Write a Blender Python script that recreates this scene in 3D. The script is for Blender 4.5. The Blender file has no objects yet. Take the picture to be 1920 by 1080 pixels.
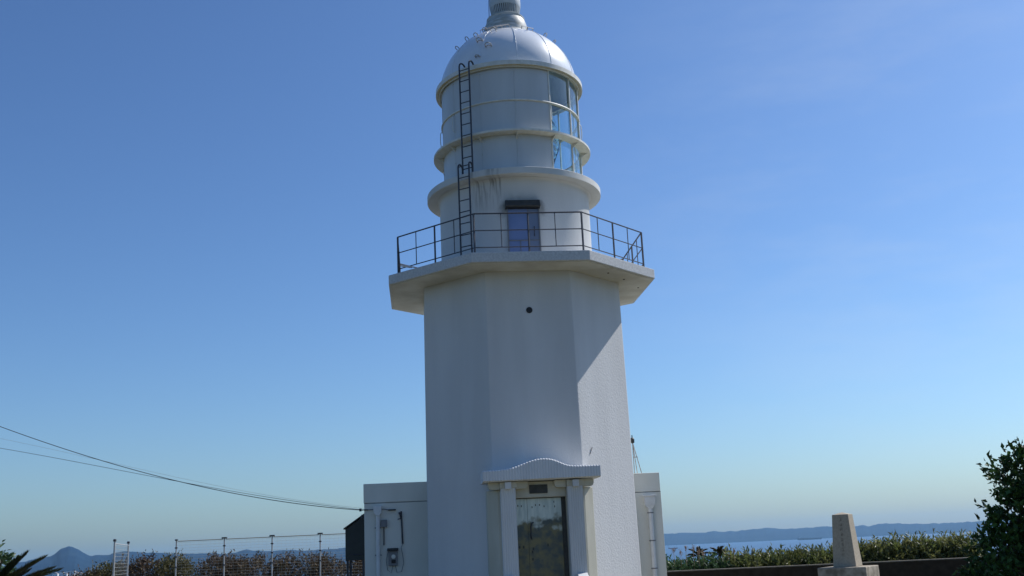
import bpy, math, random
import numpy as np
from mathutils import Vector, Matrix

random.seed(7)
scene = bpy.context.scene
R = math.radians
PI = math.pi

# ------------------------------------------------------------------ camera
cam_d = bpy.data.cameras.new('camera')
cam = bpy.data.objects.new('camera', cam_d)
scene.collection.objects.link(cam)
pit, rol, yaw = R(13.6194), R(2.607), R(-0.3388)
fw = Vector((math.sin(yaw) * math.cos(pit), math.cos(yaw) * math.cos(pit), math.sin(pit)))
rt = Vector((math.cos(yaw), -math.sin(yaw), 0))
up = rt.cross(fw)
r2 = math.cos(rol) * rt - math.sin(rol) * up
u2 = math.cos(rol) * up + math.sin(rol) * rt
m = Matrix((r2, u2, -fw)).transposed().to_4x4()
m.translation = (0, -24, 1.6)
cam.matrix_world = m
cam_d.sensor_width = 36
cam_d.lens = 2005.4 / 1920 * 36
cam_d.clip_start = 0.1
cam_d.clip_end = 80000
scene.camera = cam

# ------------------------------------------------------------------ sky and sun
SUN_AZ, SUN_EL = R(121.5), R(47.5)          # azimuth from the camera side (-Y) towards +X
sdir = Vector((math.sin(SUN_AZ) * math.cos(SUN_EL), -math.cos(SUN_AZ) * math.cos(SUN_EL), math.sin(SUN_EL)))
world = bpy.data.worlds.new('World')
scene.world = world
world.use_nodes = True
wn = world.node_tree.nodes
wl = world.node_tree.links
bg = wn['Background']
sky = wn.new('ShaderNodeTexSky')
sky.sky_type = 'NISHITA'
sky.sun_disc = False
sky.sun_elevation = SUN_EL
sky.sun_rotation = math.atan2(sdir.x, sdir.y)
sky.altitude = 0
sky.air_density = 1.0
sky.dust_density = 1.0
sky.ozone_density = 3.0
gm = wn.new('ShaderNodeGamma')
gm.inputs[1].default_value = 1.2
tint = wn.new('ShaderNodeVectorMath')
tint.operation = 'MULTIPLY'
tint.inputs[1].default_value = (.67, .835, 1.0)
wl.new(sky.outputs[0], gm.inputs[0])
wl.new(gm.outputs[0], tint.inputs[0])
# a very faint veil of high cloud to the right
wtc = wn.new('ShaderNodeTexCoord')
wmp = wn.new('ShaderNodeMapping'); wmp.inputs['Scale'].default_value = (2.2, 2.2, 8); wmp.inputs['Rotation'].default_value = (0, .18, .3)
wl.new(wtc.outputs['Generated'], wmp.inputs[0])
wnz = wn.new('ShaderNodeTexNoise'); wnz.inputs['Scale'].default_value = 2.0; wnz.inputs['Detail'].default_value = 8; wnz.inputs['Roughness'].default_value = .62
wl.new(wmp.outputs[0], wnz.inputs['Vector'])
wth = wn.new('ShaderNodeMapRange'); wth.interpolation_type = 'SMOOTHSTEP'; wth.inputs['From Min'].default_value = .42; wth.inputs['From Max'].default_value = .72
wl.new(wnz.outputs[0], wth.inputs[0])
wds = wn.new('ShaderNodeVectorMath'); wds.operation = 'DISTANCE'; wds.inputs[1].default_value = (.37, .88, .285)
wl.new(wtc.outputs['Generated'], wds.inputs[0])
wmk = wn.new('ShaderNodeMapRange'); wmk.interpolation_type = 'SMOOTHSTEP'
wmk.inputs['From Min'].default_value = .42; wmk.inputs['From Max'].default_value = 0; wmk.inputs['To Min'].default_value = .0; wmk.inputs['To Max'].default_value = .13
wl.new(wds.outputs['Value'], wmk.inputs[0])
wml = wn.new('ShaderNodeMath'); wml.operation = 'MULTIPLY'
wl.new(wth.outputs[0], wml.inputs[0]); wl.new(wmk.outputs[0], wml.inputs[1])
wmx = wn.new('ShaderNodeMix'); wmx.data_type = 'RGBA'
wl.new(wml.outputs[0], wmx.inputs[0]); wl.new(tint.outputs[0], wmx.inputs[6]); wmx.inputs[7].default_value = (8.0, 8.8, 9.8, 1)
wl.new(wmx.outputs[2], bg.inputs['Color'])
bg.inputs['Strength'].default_value = 0.088

sun_d = bpy.data.lights.new('sun', 'SUN')
sun_d.energy = 5.0
sun_d.angle = R(0.5)
sun_d.color = (1.0, 0.965, 0.92)
sun = bpy.data.objects.new('sun', sun_d)
sun.rotation_euler = sdir.to_track_quat('Z', 'Y').to_euler()
scene.collection.objects.link(sun)

scene.view_settings.view_transform = 'Standard'
scene.view_settings.look = 'None'
scene.view_settings.exposure = 0.0
scene.view_settings.gamma = 1
scene.cycles.use_denoising = True
scene.cycles.max_bounces = 8
scene.cycles.transparent_max_bounces = 16

# ------------------------------------------------------------------ materials
def srgb(r, g, b):
    f = lambda c: (c / 255 / 12.92) if c / 255 <= .04045 else ((c / 255 + .055) / 1.055) ** 2.4
    return (f(r), f(g), f(b), 1)

def mat(name, col, rough=.7, col2=None, nscale=4, nstretch=(1, 1, 1), bump=0, bscale=60, metal=0,
        spec=.5, island=0, translucent=0, coat=0, bdist=.01, nlow=.35, nhigh=.65):
    mm = bpy.data.materials.new(name)
    mm.use_nodes = True
    n, l = mm.node_tree.nodes, mm.node_tree.links
    b = n['Principled BSDF']
    b.inputs['Roughness'].default_value = rough
    b.inputs['Metallic'].default_value = metal
    b.inputs['Specular IOR Level'].default_value = spec
    b.inputs['Coat Weight'].default_value = coat
    c1 = tuple(col) if len(col) == 4 else tuple(col) + (1,)
    b.inputs['Base Color'].default_value = c1
    tc = n.new('ShaderNodeTexCoord')
    out = None
    if col2 is not None:
        c2 = tuple(col2) if len(col2) == 4 else tuple(col2) + (1,)
        mp = n.new('ShaderNodeMapping')
        mp.inputs['Scale'].default_value = nstretch
        l.new(tc.outputs['Object'], mp.inputs[0])
        nz = n.new('ShaderNodeTexNoise')
        nz.inputs['Scale'].default_value = nscale
        nz.inputs['Detail'].default_value = 6
        l.new(mp.outputs[0], nz.inputs['Vector'])
        cr = n.new('ShaderNodeMapRange')
        cr.inputs['From Min'].default_value = nlow
        cr.inputs['From Max'].default_value = nhigh
        l.new(nz.outputs[0], cr.inputs[0])
        mx = n.new('ShaderNodeMix')
        mx.data_type = 'RGBA'
        l.new(cr.outputs[0], mx.inputs[0])
        mx.inputs[6].default_value = c1
        mx.inputs[7].default_value = c2
        out = mx.outputs[2]
        if island:
            ge = n.new('ShaderNodeNewGeometry')
            mi = n.new('ShaderNodeMapRange')
            mi.inputs['To Min'].default_value = 1 - island
            mi.inputs['To Max'].default_value = 1 + island
            l.new(ge.outputs['Random Per Island'], mi.inputs[0])
            ml = n.new('ShaderNodeVectorMath')
            ml.operation = 'SCALE'
            l.new(out, ml.inputs[0])
            l.new(mi.outputs[0], ml.inputs['Scale'])
            out = ml.outputs[0]
        l.new(out, b.inputs['Base Color'])
    if bump:
        nb = n.new('ShaderNodeTexNoise')
        nb.inputs['Scale'].default_value = bscale
        nb.inputs['Detail'].default_value = 4
        l.new(tc.outputs['Object'], nb.inputs['Vector'])
        bp = n.new('ShaderNodeBump')
        bp.inputs['Strength'].default_value = bump
        bp.inputs['Distance'].default_value = bdist
        l.new(nb.outputs[0], bp.inputs['Height'])
        l.new(bp.outputs[0], b.inputs['Normal'])
    if translucent:
        tr = n.new('ShaderNodeBsdfTranslucent')
        if out is not None:
            l.new(out, tr.inputs[0])
        else:
            tr.inputs[0].default_value = c1
        ms = n.new('ShaderNodeMixShader')
        ms.inputs[0].default_value = translucent
        l.new(b.outputs[0], ms.inputs[1])
        l.new(tr.outputs[0], ms.inputs[2])
        l.new(ms.outputs[0], n['Material Output'].inputs[0])
    return mm

M = {}
M['stucco'] = mat('white_stucco', (.575, .58, .58), .85, (.645, .65, .65), 1.1, (1.4, 1.4, .22), bump=.42, bscale=26, bdist=.015, spec=.3)
M['smooth_white'] = mat('white_paint_smooth', (.50, .49, .45), .7, (.66, .66, .63), 1.6, bump=.1, bscale=30, spec=.3)
M['panel'] = mat('lantern_white_panel', (.50, .52, .52), .42, (.57, .59, .59), 2, (1, 1, .2), bump=.03, bscale=8)
M['dome'] = mat('dome_white_gloss', (.70, .72, .74), .30, (.76, .78, .80), 3, bump=.04, bscale=5, spec=.55, coat=.3, bdist=.02)
M['trim'] = mat('cream_metal_trim', (.62, .60, .52), .5, (.72, .71, .64), 9, bump=.05, bscale=50)
M['concrete'] = mat('rough_grey_concrete', (0.498, 0.506, 0.506), .9, (0.614, 0.622, 0.622), 26, bump=.6, bscale=70, bdist=.015, spec=.2)
M['cream'] = mat('cream_wall_paint', (.66, .65, .58), .8, (.74, .73, .66), 1.8, (1, 1, .3), bump=.12, bscale=30, spec=.3)
M['stone_white'] = mat('portico_white', (.56, .57, .57), .8, (.64, .65, .65), 3, (1, 1, .3), bump=.2, bscale=40, spec=.3)
M['lintel'] = mat('lintel_white', (.62, .63, .64), .8, (.70, .71, .72), 3, (1, 1, .3), bump=.15, bscale=40, spec=.3)
M['tile'] = mat('lintel_top_bounce_white', (.86, .86, .84), .6, (.80, .80, .78), 6)  # lintel top made lighter than its front to bounce more light onto the wall
M['neck'] = mat('stained_neck_paint', (.30, .31, .27), .5, (.52, .54, .53), 5, (1, 1, 4), bump=.1, bscale=20)
M['ball'] = mat('grey_white_ball', (.44, .47, .47), .45, (.52, .55, .55), 6)
M['portico_wall'] = mat('portico_beige', (0.465, 0.448, 0.365), .8, (0.548, 0.531, 0.448), 3, (1, 1, .3), bump=.15, bscale=40, spec=.3)
M['iron'] = mat('dark_iron', (.025, .03, .045), .5, (.06, .055, .06), 20, bump=.1, bscale=80)
M['dark'] = mat('dark_bronze', (.03, .032, .03), .55, (.05, .05, .045), 10)
M['black'] = mat('black_void', (.008, .008, .01), .6)
M['pipe_white'] = mat('white_pvc', (.74, .74, .73), .45, (.66, .66, .65), 6)
M['grey_box'] = mat('grey_plastic', (.16, .17, .18), .5, (.2, .2, .21), 6)
M['loop'] = mat('worn_loop_metal', (.30, .27, .25), .5, (.5, .48, .45), 30)
M['shed'] = mat('dark_green_steel', (.018, .022, .02), .5, (.03, .034, .03), 4, bump=.05, bscale=15)
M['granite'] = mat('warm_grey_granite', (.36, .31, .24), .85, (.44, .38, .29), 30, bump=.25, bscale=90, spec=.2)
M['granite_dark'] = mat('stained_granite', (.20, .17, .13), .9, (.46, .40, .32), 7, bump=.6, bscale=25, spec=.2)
M['carved'] = mat('carved_letter_shadow', (.20, .17, .13), .9)
M['wall'] = mat('dark_old_wall', (.030, .023, .017), .95, (.045, .036, .026), 5, bump=.3, bscale=25, spec=.1)
M['cap'] = mat('wall_coping', (.12, .11, .09), .85, (.18, .16, .13), 8, bump=.2, bscale=40)
M['fence_post'] = mat('galvanised_post', (.36, .37, .38), .5, (.48, .48, .48), 6, metal=.2)
M['fence_wire'] = mat('cream_coated_wire', (.36, .37, .34), .5)
M['wire'] = mat('black_cable', (.03, .035, .045), .6)
M['wire2'] = mat('grey_cable', (.12, .14, .17), .6)
M['bark'] = mat('bark', (.05, .038, .028), .9, (.09, .07, .05), 15, bump=.5, bscale=40)
M['leaf_dark'] = mat('dark_leaf', (.018, .040, .012), .55, (.045, .10, .022), 2.2, island=.6, translucent=.2, spec=.25)
M['leaf_green'] = mat('glossy_green_leaf', (.04, .085, .03), .45, (.09, .15, .06), 2, island=.5, translucent=.25, spec=.35)
M['leaf_olive'] = mat('olive_leaf', (.08, .11, .03), .42, (.18, .18, .065), 1.5, island=.5, translucent=.4)
M['leaf_brown'] = mat('brown_dry_leaf', (.065, .038, .024), .7, (.115, .082, .04), 1.6, island=.45, translucent=.2)
M['leaf_yellow'] = mat('yellow_green_leaf', (.07, .07, .02), .6, (.13, .11, .035), 1.6, island=.45, translucent=.25)
M['leaf_cycad'] = mat('cycad_leaf', (.022, .040, .015), .38, (.075, .06, .03), 2.5, island=.4, translucent=.15)
M['dry'] = mat('dry_flower', (.32, .20, .14), .8, (.42, .30, .2), 20, island=.3)
M['grass'] = mat('dry_grass_ground', (.075, .065, .018), .95, (.105, .09, .03), .8, bump=.5, bscale=12, bdist=.03)
M['paving'] = mat('concrete_paving', (.13, .11, .055), .9, (.18, .155, .085), 2, bump=.2, bscale=30)
M['hill'] = mat('haze_blue_hill', (.007, .026, .060), .95, (.014, .038, .072), .004, spec=.05)  # wooded hills, with the blue of distant haze mixed into the base colour
M['coast'] = mat('coastal_land', (.05, .07, .035), .95, (.09, .10, .06), .01, spec=.1)
M['house'] = mat('pale_house_wall', (.72, .70, .66), .8)
M['roof'] = mat('grey_roof', (.30, .26, .24), .8)
M['pane'] = mat('dark_window', (.05, .06, .08), .2)
M['hull'] = mat('dark_ship_hull', (.008, .010, .016), .8)
M['hull_red'] = mat('rust_red_hull', (.30, .05, .035), .6)
M['ship_white'] = mat('ship_superstructure', (.35, .35, .36), .6)

# blue-grey painted service door
M['blue_door'] = mat('blue_grey_door', (.14, .20, .38), .3, (.17, .23, .42), 2, bump=.02)
M['blue_door2'] = mat('grey_blue_door_leaf', (.13, .17, .26), .4, (.16, .20, .29), 2)

# stained drum wall (rain streaks running down from the ladder foot are real dirt)
def streak_material(name, base, base2, az0, az1, ztop, zlen, spots=()):
    mm = mat(name, base, .8, base2, 1.3, (1, 1, .25), bump=.3, bscale=30, bdist=.015, spec=.3)
    n, l = mm.node_tree.nodes, mm.node_tree.links
    b = n['Principled BSDF']
    src = b.inputs['Base Color'].links[0].from_socket
    tc = n.new('ShaderNodeTexCoord')
    sp = n.new('ShaderNodeSeparateXYZ')
    l.new(tc.outputs['Object'], sp.inputs[0])
    ny = n.new('ShaderNodeMath'); ny.operation = 'MULTIPLY'; ny.inputs[1].default_value = -1
    l.new(sp.outputs[1], ny.inputs[0])
    at = n.new('ShaderNodeMath'); at.operation = 'ARCTAN2'
    l.new(sp.outputs[0], at.inputs[0]); l.new(ny.outputs[0], at.inputs[1])
    cb = n.new('ShaderNodeCombineXYZ')
    l.new(at.outputs[0], cb.inputs[0]); l.new(sp.outputs[2], cb.inputs[1])
    mp = n.new('ShaderNodeMapping'); mp.inputs['Scale'].default_value = (26, 1.3, 1)
    l.new(cb.outputs[0], mp.inputs[0])
    nz = n.new('ShaderNodeTexNoise'); nz.inputs['Scale'].default_value = 1; nz.inputs['Detail'].default_value = 4
    l.new(mp.outputs[0], nz.inputs['Vector'])
    th = n.new('ShaderNodeMapRange'); th.inputs['From Min'].default_value = .47; th.inputs['From Max'].default_value = .62
    l.new(nz.outputs[0], th.inputs[0])
    wa = n.new('ShaderNodeMapRange'); wa.interpolation_type = 'SMOOTHSTEP'
    wa.inputs['From Min'].default_value = az0; wa.inputs['From Max'].default_value = az0 + .12
    l.new(at.outputs[0], wa.inputs[0])
    wb = n.new('ShaderNodeMapRange'); wb.interpolation_type = 'SMOOTHSTEP'
    wb.inputs['From Min'].default_value = az1 + .15; wb.inputs['From Max'].default_value = az1
    l.new(at.outputs[0], wb.inputs[0])
    wz = n.new('ShaderNodeMapRange'); wz.interpolation_type = 'SMOOTHSTEP'
    wz.inputs['From Min'].default_value = ztop - zlen; wz.inputs['From Max'].default_value = ztop
    l.new(sp.outputs[2], wz.inputs[0])
    o = th.outputs[0]
    for w in (wa, wb, wz):
        k = n.new('ShaderNodeMath'); k.operation = 'MULTIPLY'
        l.new(o, k.inputs[0]); l.new(w.outputs[0], k.inputs[1]); o = k.outputs[0]
    k = n.new('ShaderNodeMath'); k.operation = 'MULTIPLY'; k.inputs[1].default_value = .75
    l.new(o, k.inputs[0])
    mx = n.new('ShaderNodeMix'); mx.data_type = 'RGBA'
    l.new(k.outputs[0], mx.inputs[0]); l.new(src, mx.inputs[6])
    mx.inputs[7].default_value = (.16, .15, .13, 1)
    o = mx.outputs[2]
    for (px_, py_, pz_, rr, amt) in spots:
        vm = n.new('ShaderNodeVectorMath'); vm.operation = 'DISTANCE'; vm.inputs[1].default_value = (px_, py_, pz_)
        wn_ = n.new('ShaderNodeTexNoise'); wn_.inputs['Scale'].default_value = 9
        l.new(tc.outputs['Object'], wn_.inputs['Vector'])
        l.new(tc.outputs['Object'], vm.inputs[0])
        dd = n.new('ShaderNodeMath'); dd.operation = 'MULTIPLY_ADD'; dd.inputs[1].default_value = .14
        l.new(wn_.outputs[0], dd.inputs[0]); l.new(vm.outputs['Value'], dd.inputs[2])
        sm = n.new('ShaderNodeMapRange'); sm.interpolation_type = 'SMOOTHSTEP'
        sm.inputs['From Min'].default_value = rr + .07; sm.inputs['From Max'].default_value = .07
        sm.inputs['To Max'].default_value = amt
        l.new(dd.outputs[0], sm.inputs[0])
        m2 = n.new('ShaderNodeMix'); m2.data_type = 'RGBA'
        l.new(sm.outputs[0], m2.inputs[0]); l.new(o, m2.inputs[6]); m2.inputs[7].default_value = (.12, .12, .11, 1)
        o = m2.outputs[2]
    l.new(o, b.inputs['Base Color'])
    return mm
M['drum'] = streak_material('stained_stucco', (0.598, 0.598, 0.581), (0.664, 0.664, 0.647), R(-33), R(-12), 9.5, .9,
                            [(-.20, -1.74, 8.84, .16, .7), (-.24, -1.73, 8.70, .20, .45), (.58, -1.65, 8.86, .14, .6), (.60, -1.64, 8.70, .16, .45), (.20, -1.74, 8.93, .24, .45), (-.05, -1.75, 8.93, .22, .4), (.42, -1.70, 8.93, .22, .4)])
M['cornice'] = streak_material('stained_cornice', (0.564, 0.564, 0.531), (0.631, 0.631, 0.598), R(-36), R(-12), 9.9, .7)

# metal double door: reflected sky painted pale above, reflected trees dark brown below, ragged edge
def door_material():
    mm = mat('painted_reflection_door', (.46, .52, .50), .34, (.62, .66, .62), 5, (4, 4, .6), bump=.1, bscale=12, metal=.35)
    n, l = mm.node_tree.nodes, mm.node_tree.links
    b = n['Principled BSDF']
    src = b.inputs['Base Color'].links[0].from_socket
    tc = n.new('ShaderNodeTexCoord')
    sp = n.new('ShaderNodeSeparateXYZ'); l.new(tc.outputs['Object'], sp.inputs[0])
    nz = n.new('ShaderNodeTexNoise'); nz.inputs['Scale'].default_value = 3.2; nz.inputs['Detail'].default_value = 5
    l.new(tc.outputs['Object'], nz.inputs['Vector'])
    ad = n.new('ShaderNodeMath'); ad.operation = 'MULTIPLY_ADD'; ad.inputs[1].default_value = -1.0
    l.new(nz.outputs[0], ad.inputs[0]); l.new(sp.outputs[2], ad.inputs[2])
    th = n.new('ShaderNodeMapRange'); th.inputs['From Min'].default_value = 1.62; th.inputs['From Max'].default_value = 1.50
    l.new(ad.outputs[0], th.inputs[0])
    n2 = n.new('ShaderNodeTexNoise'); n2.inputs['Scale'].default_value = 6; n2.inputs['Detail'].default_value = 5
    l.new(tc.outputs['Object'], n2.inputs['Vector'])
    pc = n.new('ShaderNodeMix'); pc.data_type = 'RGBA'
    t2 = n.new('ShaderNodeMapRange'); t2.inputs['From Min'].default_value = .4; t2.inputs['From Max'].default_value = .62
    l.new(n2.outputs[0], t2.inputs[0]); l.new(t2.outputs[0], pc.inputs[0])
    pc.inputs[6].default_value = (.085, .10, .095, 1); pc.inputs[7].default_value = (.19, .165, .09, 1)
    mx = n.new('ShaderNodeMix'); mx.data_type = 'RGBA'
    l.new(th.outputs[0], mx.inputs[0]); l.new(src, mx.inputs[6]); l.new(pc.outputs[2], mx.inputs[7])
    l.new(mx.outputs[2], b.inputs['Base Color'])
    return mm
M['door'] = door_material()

def glass_material(name, tint, gl, rough=.02):
    mm = bpy.data.materials.new(name); mm.use_nodes = True
    n, l = mm.node_tree.nodes, mm.node_tree.links
    n.remove(n['Principled BSDF'])
    tr = n.new('ShaderNodeBsdfTransparent'); tr.inputs[0].default_value = tint
    go = n.new('ShaderNodeBsdfGlossy'); go.inputs['Roughness'].default_value = rough
    go.inputs[0].default_value = (.9, .97, 1, 1)
    fr = n.new('ShaderNodeLayerWeight'); fr.inputs[0].default_value = .5
    pw = n.new('ShaderNodeMath'); pw.operation = 'POWER'; pw.inputs[1].default_value = 4
    l.new(fr.outputs['Facing'], pw.inputs[0])
    ad = n.new('ShaderNodeMath'); ad.operation = 'MULTIPLY_ADD'; ad.inputs[1].default_value = .7; ad.inputs[2].default_value = gl; ad.use_clamp = True
    l.new(pw.outputs[0], ad.inputs[0])
    ms = n.new('ShaderNodeMixShader')
    l.new(ad.outputs[0], ms.inputs[0]); l.new(tr.outputs[0], ms.inputs[1]); l.new(go.outputs[0], ms.inputs[2])
    l.new(ms.outputs[0], n['Material Output'].inputs[0])
    return mm
M['glass'] = glass_material('lantern_glass', (.76, .90, .93, 1), .13)
M['lens'] = glass_material('lens_glass', (.08, .24, .32, 1), .32, .10)

def sea_material():
    mm = bpy.data.materials.new('sea_water'); mm.use_nodes = True
    n, l = mm.node_tree.nodes, mm.node_tree.links
    b = n['Principled BSDF']
    b.inputs['Base Color'].default_value = (.012, .06, .14, 1)
    b.inputs['Roughness'].default_value = .35
    tc = n.new('ShaderNodeTexCoord')
    nz = n.new('ShaderNodeTexNoise'); nz.inputs['Scale'].default_value = .15; nz.inputs['Detail'].default_value = 5
    l.new(tc.outputs['Object'], nz.inputs['Vector'])
    bp = n.new('ShaderNodeBump'); bp.inputs['Strength'].default_value = 1; bp.inputs['Distance'].default_value = 1.2
    l.new(nz.outputs[0], bp.inputs['Height']); l.new(bp.outputs[0], b.inputs['Normal'])
    return mm
M['sea'] = sea_material()

# ------------------------------------------------------------------ object helpers
COL = scene.collection
def tag(o, label=None, cat=None, group=None, kind=None):
    if label: o['label'] = label
    if cat: o['category'] = cat
    if group: o['group'] = group
    if kind: o['kind'] = kind
    return o

def thing(name, label, cat, loc=(0, 0, 0), group=None):
    o = bpy.data.objects.new(name, None)
    o.empty_display_size = .2
    COL.objects.link(o)
    o.location = loc
    return tag(o, label, cat, group)

def wloc(o):
    v = Vector((0, 0, 0))
    while o is not None:
        v += o.location
        o = o.parent
    return v

class MB:
    """collects shapes given in world coordinates, links them as one mesh object"""
    def __init__(s):
        s.v = []; s.f = []
    def add(s, vs, fs):
        b = len(s.v)
        s.v += [tuple(x) for x in vs]
        s.f += [tuple(i + b for i in f) for f in fs]
        return s
    def box(s, p0, p1):
        x0, y0, z0 = p0; x1, y1, z1 = p1
        return s.add([(x0, y0, z0), (x1, y0, z0), (x1, y1, z0), (x0, y1, z0), (x0, y0, z1), (x1, y0, z1), (x1, y1, z1), (x0, y1, z1)],
                     [(0, 3, 2, 1), (4, 5, 6, 7), (0, 1, 5, 4), (1, 2, 6, 5), (2, 3, 7, 6), (3, 0, 4, 7)])
    def fbox(s, fr, s0, s1, o0, o1, z0, z1):
        """box in the frame of a wall: s along it, o outward, z up"""
        P = [fr(a, o, z) for z in (z0, z1) for (a, o) in ((s0, o0), (s1, o0), (s1, o1), (s0, o1))]
        return s.add(P, [(0, 1, 2, 3), (7, 6, 5, 4), (0, 4, 5, 1), (1, 5, 6, 2), (2, 6, 7, 3), (3, 7, 4, 0)])
    def prism(s, poly, z0, z1, poly2=None):
        n = len(poly); poly2 = poly2 or poly
        vs = [(x, y, z0) for x, y in poly] + [(x, y, z1) for x, y in poly2]
        return s.add(vs, [tuple(range(n))[::-1], tuple(range(n, 2 * n))] + [(i, (i + 1) % n, n + (i + 1) % n, n + i) for i in range(n)])
    def extrude(s, pts, vec):
        n = len(pts); vec = Vector(vec)
        vs = [Vector(q) for q in pts] + [Vector(q) + vec for q in pts]
        return s.add(vs, [tuple(range(n))[::-1], tuple(range(n, 2 * n))] + [(i, (i + 1) % n, n + (i + 1) % n, n + i) for i in range(n)])
    def lathe(s, prof, n=96, a0=0, a1=2 * PI, cx=0, cy=0, capt=False, capb=False):
        full = abs(a1 - a0 - 2 * PI) < 1e-6
        m_ = n if full else n + 1
        vs = []
        for k in range(m_):
            a = a0 + (a1 - a0) * k / n
            for r, z in prof:
                vs.append((cx + r * math.sin(a), cy - r * math.cos(a), z))
        P = len(prof); fs = []
        for k in range(n):
            k2 = (k + 1) % m_
            for j in range(P - 1):
                fs.append((k * P + j, k2 * P + j, k2 * P + j + 1, k * P + j + 1))
        if capt: fs.append(tuple(k * P + P - 1 for k in range(m_)))
        if capb: fs.append(tuple(k * P for k in range(m_))[::-1])
        return s.add(vs, fs)
    def tube(s, pts, r, n=8, r1=None):
        pts = [Vector(q) for q in pts]
        r1 = r if r1 is None else r1
        vs = []; K = len(pts)
        prev = None
        for i, q in enumerate(pts):
            d = (pts[min(i + 1, K - 1)] - pts[max(i - 1, 0)]).normalized()
            if prev is None:
                a = Vector((0, 0, 1)) if abs(d.z) < .9 else Vector((1, 0, 0))
            else:
                a = prev
            u = (a - d * a.dot(d)).normalized()
            prev = u
            w = d.cross(u)
            rr = r + (r1 - r) * i / (K - 1)
            for k in range(n):
                t = 2 * PI * k / n
                vs.append(q + (u * math.cos(t) + w * math.sin(t)) * rr)
        fs = [tuple(range(n))[::-1], tuple(range((K - 1) * n, K * n))]
        for i in range(K - 1):
            for k in range(n):
                fs.append((i * n + k, i * n + (k + 1) % n, (i + 1) * n + (k + 1) % n, (i + 1) * n + k))
        return s.add(vs, fs)
    def build(s, name, m, parent=None, smooth=False, bevel=0, angle=35):
        L = wloc(parent)
        me = bpy.data.meshes.new(name)
        me.from_pydata([(x - L.x, y - L.y, z - L.z) for x, y, z in s.v], [], s.f)
        me.materials.append(m)
        me.update()
        o = bpy.data.objects.new(name, me)
        COL.objects.link(o)
        o.parent = parent
        if smooth:
            for q in me.polygons: q.use_smooth = True
            me.set_sharp_from_angle(angle=R(angle))
        if bevel:
            b = o.modifiers.new('bevel', 'BEVEL'); b.width = bevel; b.segments = 2; b.limit_method = 'ANGLE'; b.angle_limit = R(40)
        return o

# wall frames of the octagonal tower (face 0 looks to the entrance side, numbers grow to the right)
TH = 5.6611
def frame(az):
    a = R(az); nx, ny = math.sin(a), -math.cos(a); tx, ty = math.cos(a), math.sin(a)
    return lambda s_, o_, z_: Vector((nx * o_ + tx * s_, ny * o_ + ty * s_, z_))
F0 = frame(TH); F1 = frame(TH + 45)
def octv(r, i):
    a = R(TH + 22.5 + 45 * i); Q = r / math.cos(R(22.5))
    return (Q * math.sin(a), -Q * math.cos(a))
def octp(r): return [octv(r, i) for i in range(8)]
def pol(r, az, z): return Vector((r * math.sin(R(az)), -r * math.cos(R(az)), z))

# ------------------------------------------------------------------ ground, sea, hills
def grid_mesh(name, xs, ys, hf, m, kind='structure'):
    X, Y = np.meshgrid(xs, ys)
    Z = hf(X, Y)
    nx, ny = len(xs), len(ys)
    v = np.stack([X, Y, Z], -1).reshape(-1, 3)
    f = [(j * nx + i, j * nx + i + 1, (j + 1) * nx + i + 1, (j + 1) * nx + i) for j in range(ny - 1) for i in range(nx - 1)]
    me = bpy.data.meshes.new(name); me.from_pydata(v.tolist(), [], f); me.materials.append(m)
    for q in me.polygons: q.use_smooth = True
    o = bpy.data.objects.new(name, me); COL.objects.link(o)
    return tag(o, kind=kind)

def sstep(a, b, x):
    t = np.clip((x - a) / (b - a), 0, 1); return t * t * (3 - 2 * t)
def ground_h(X, Y):
    d = np.maximum.reduce([(Y - 24) / 50, (np.abs(X) - 34) / 50, (-62 - Y) / 50])
    z = -45 * sstep(0, 1.3, np.maximum(d, 0))
    n = .05 * np.sin(X * .31 + 1) * np.sin(Y * .27) + .8 * np.sin(X * .17) * np.sin(Y * .13 + 2) * sstep(.05, .5, d)
    return z + n * sstep(7, 14, np.hypot(X, Y)) - .01
grid_mesh('ground', np.linspace(-110, 110, 111), np.linspace(-140, 110, 126), ground_h, M['grass'])
grid_mesh('paving', np.linspace(-7, 7, 15), np.linspace(-11, 6, 18), lambda X, Y: 0 * X + .02, M['paving'])
sea = MB().add([(-40000, -40000, -40), (40000, -40000, -40), (40000, 40000, -40), (-40000, 40000, -40)], [(0, 1, 2, 3)]).build('sea', M['sea'])
tag(sea, kind='structure')

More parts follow.
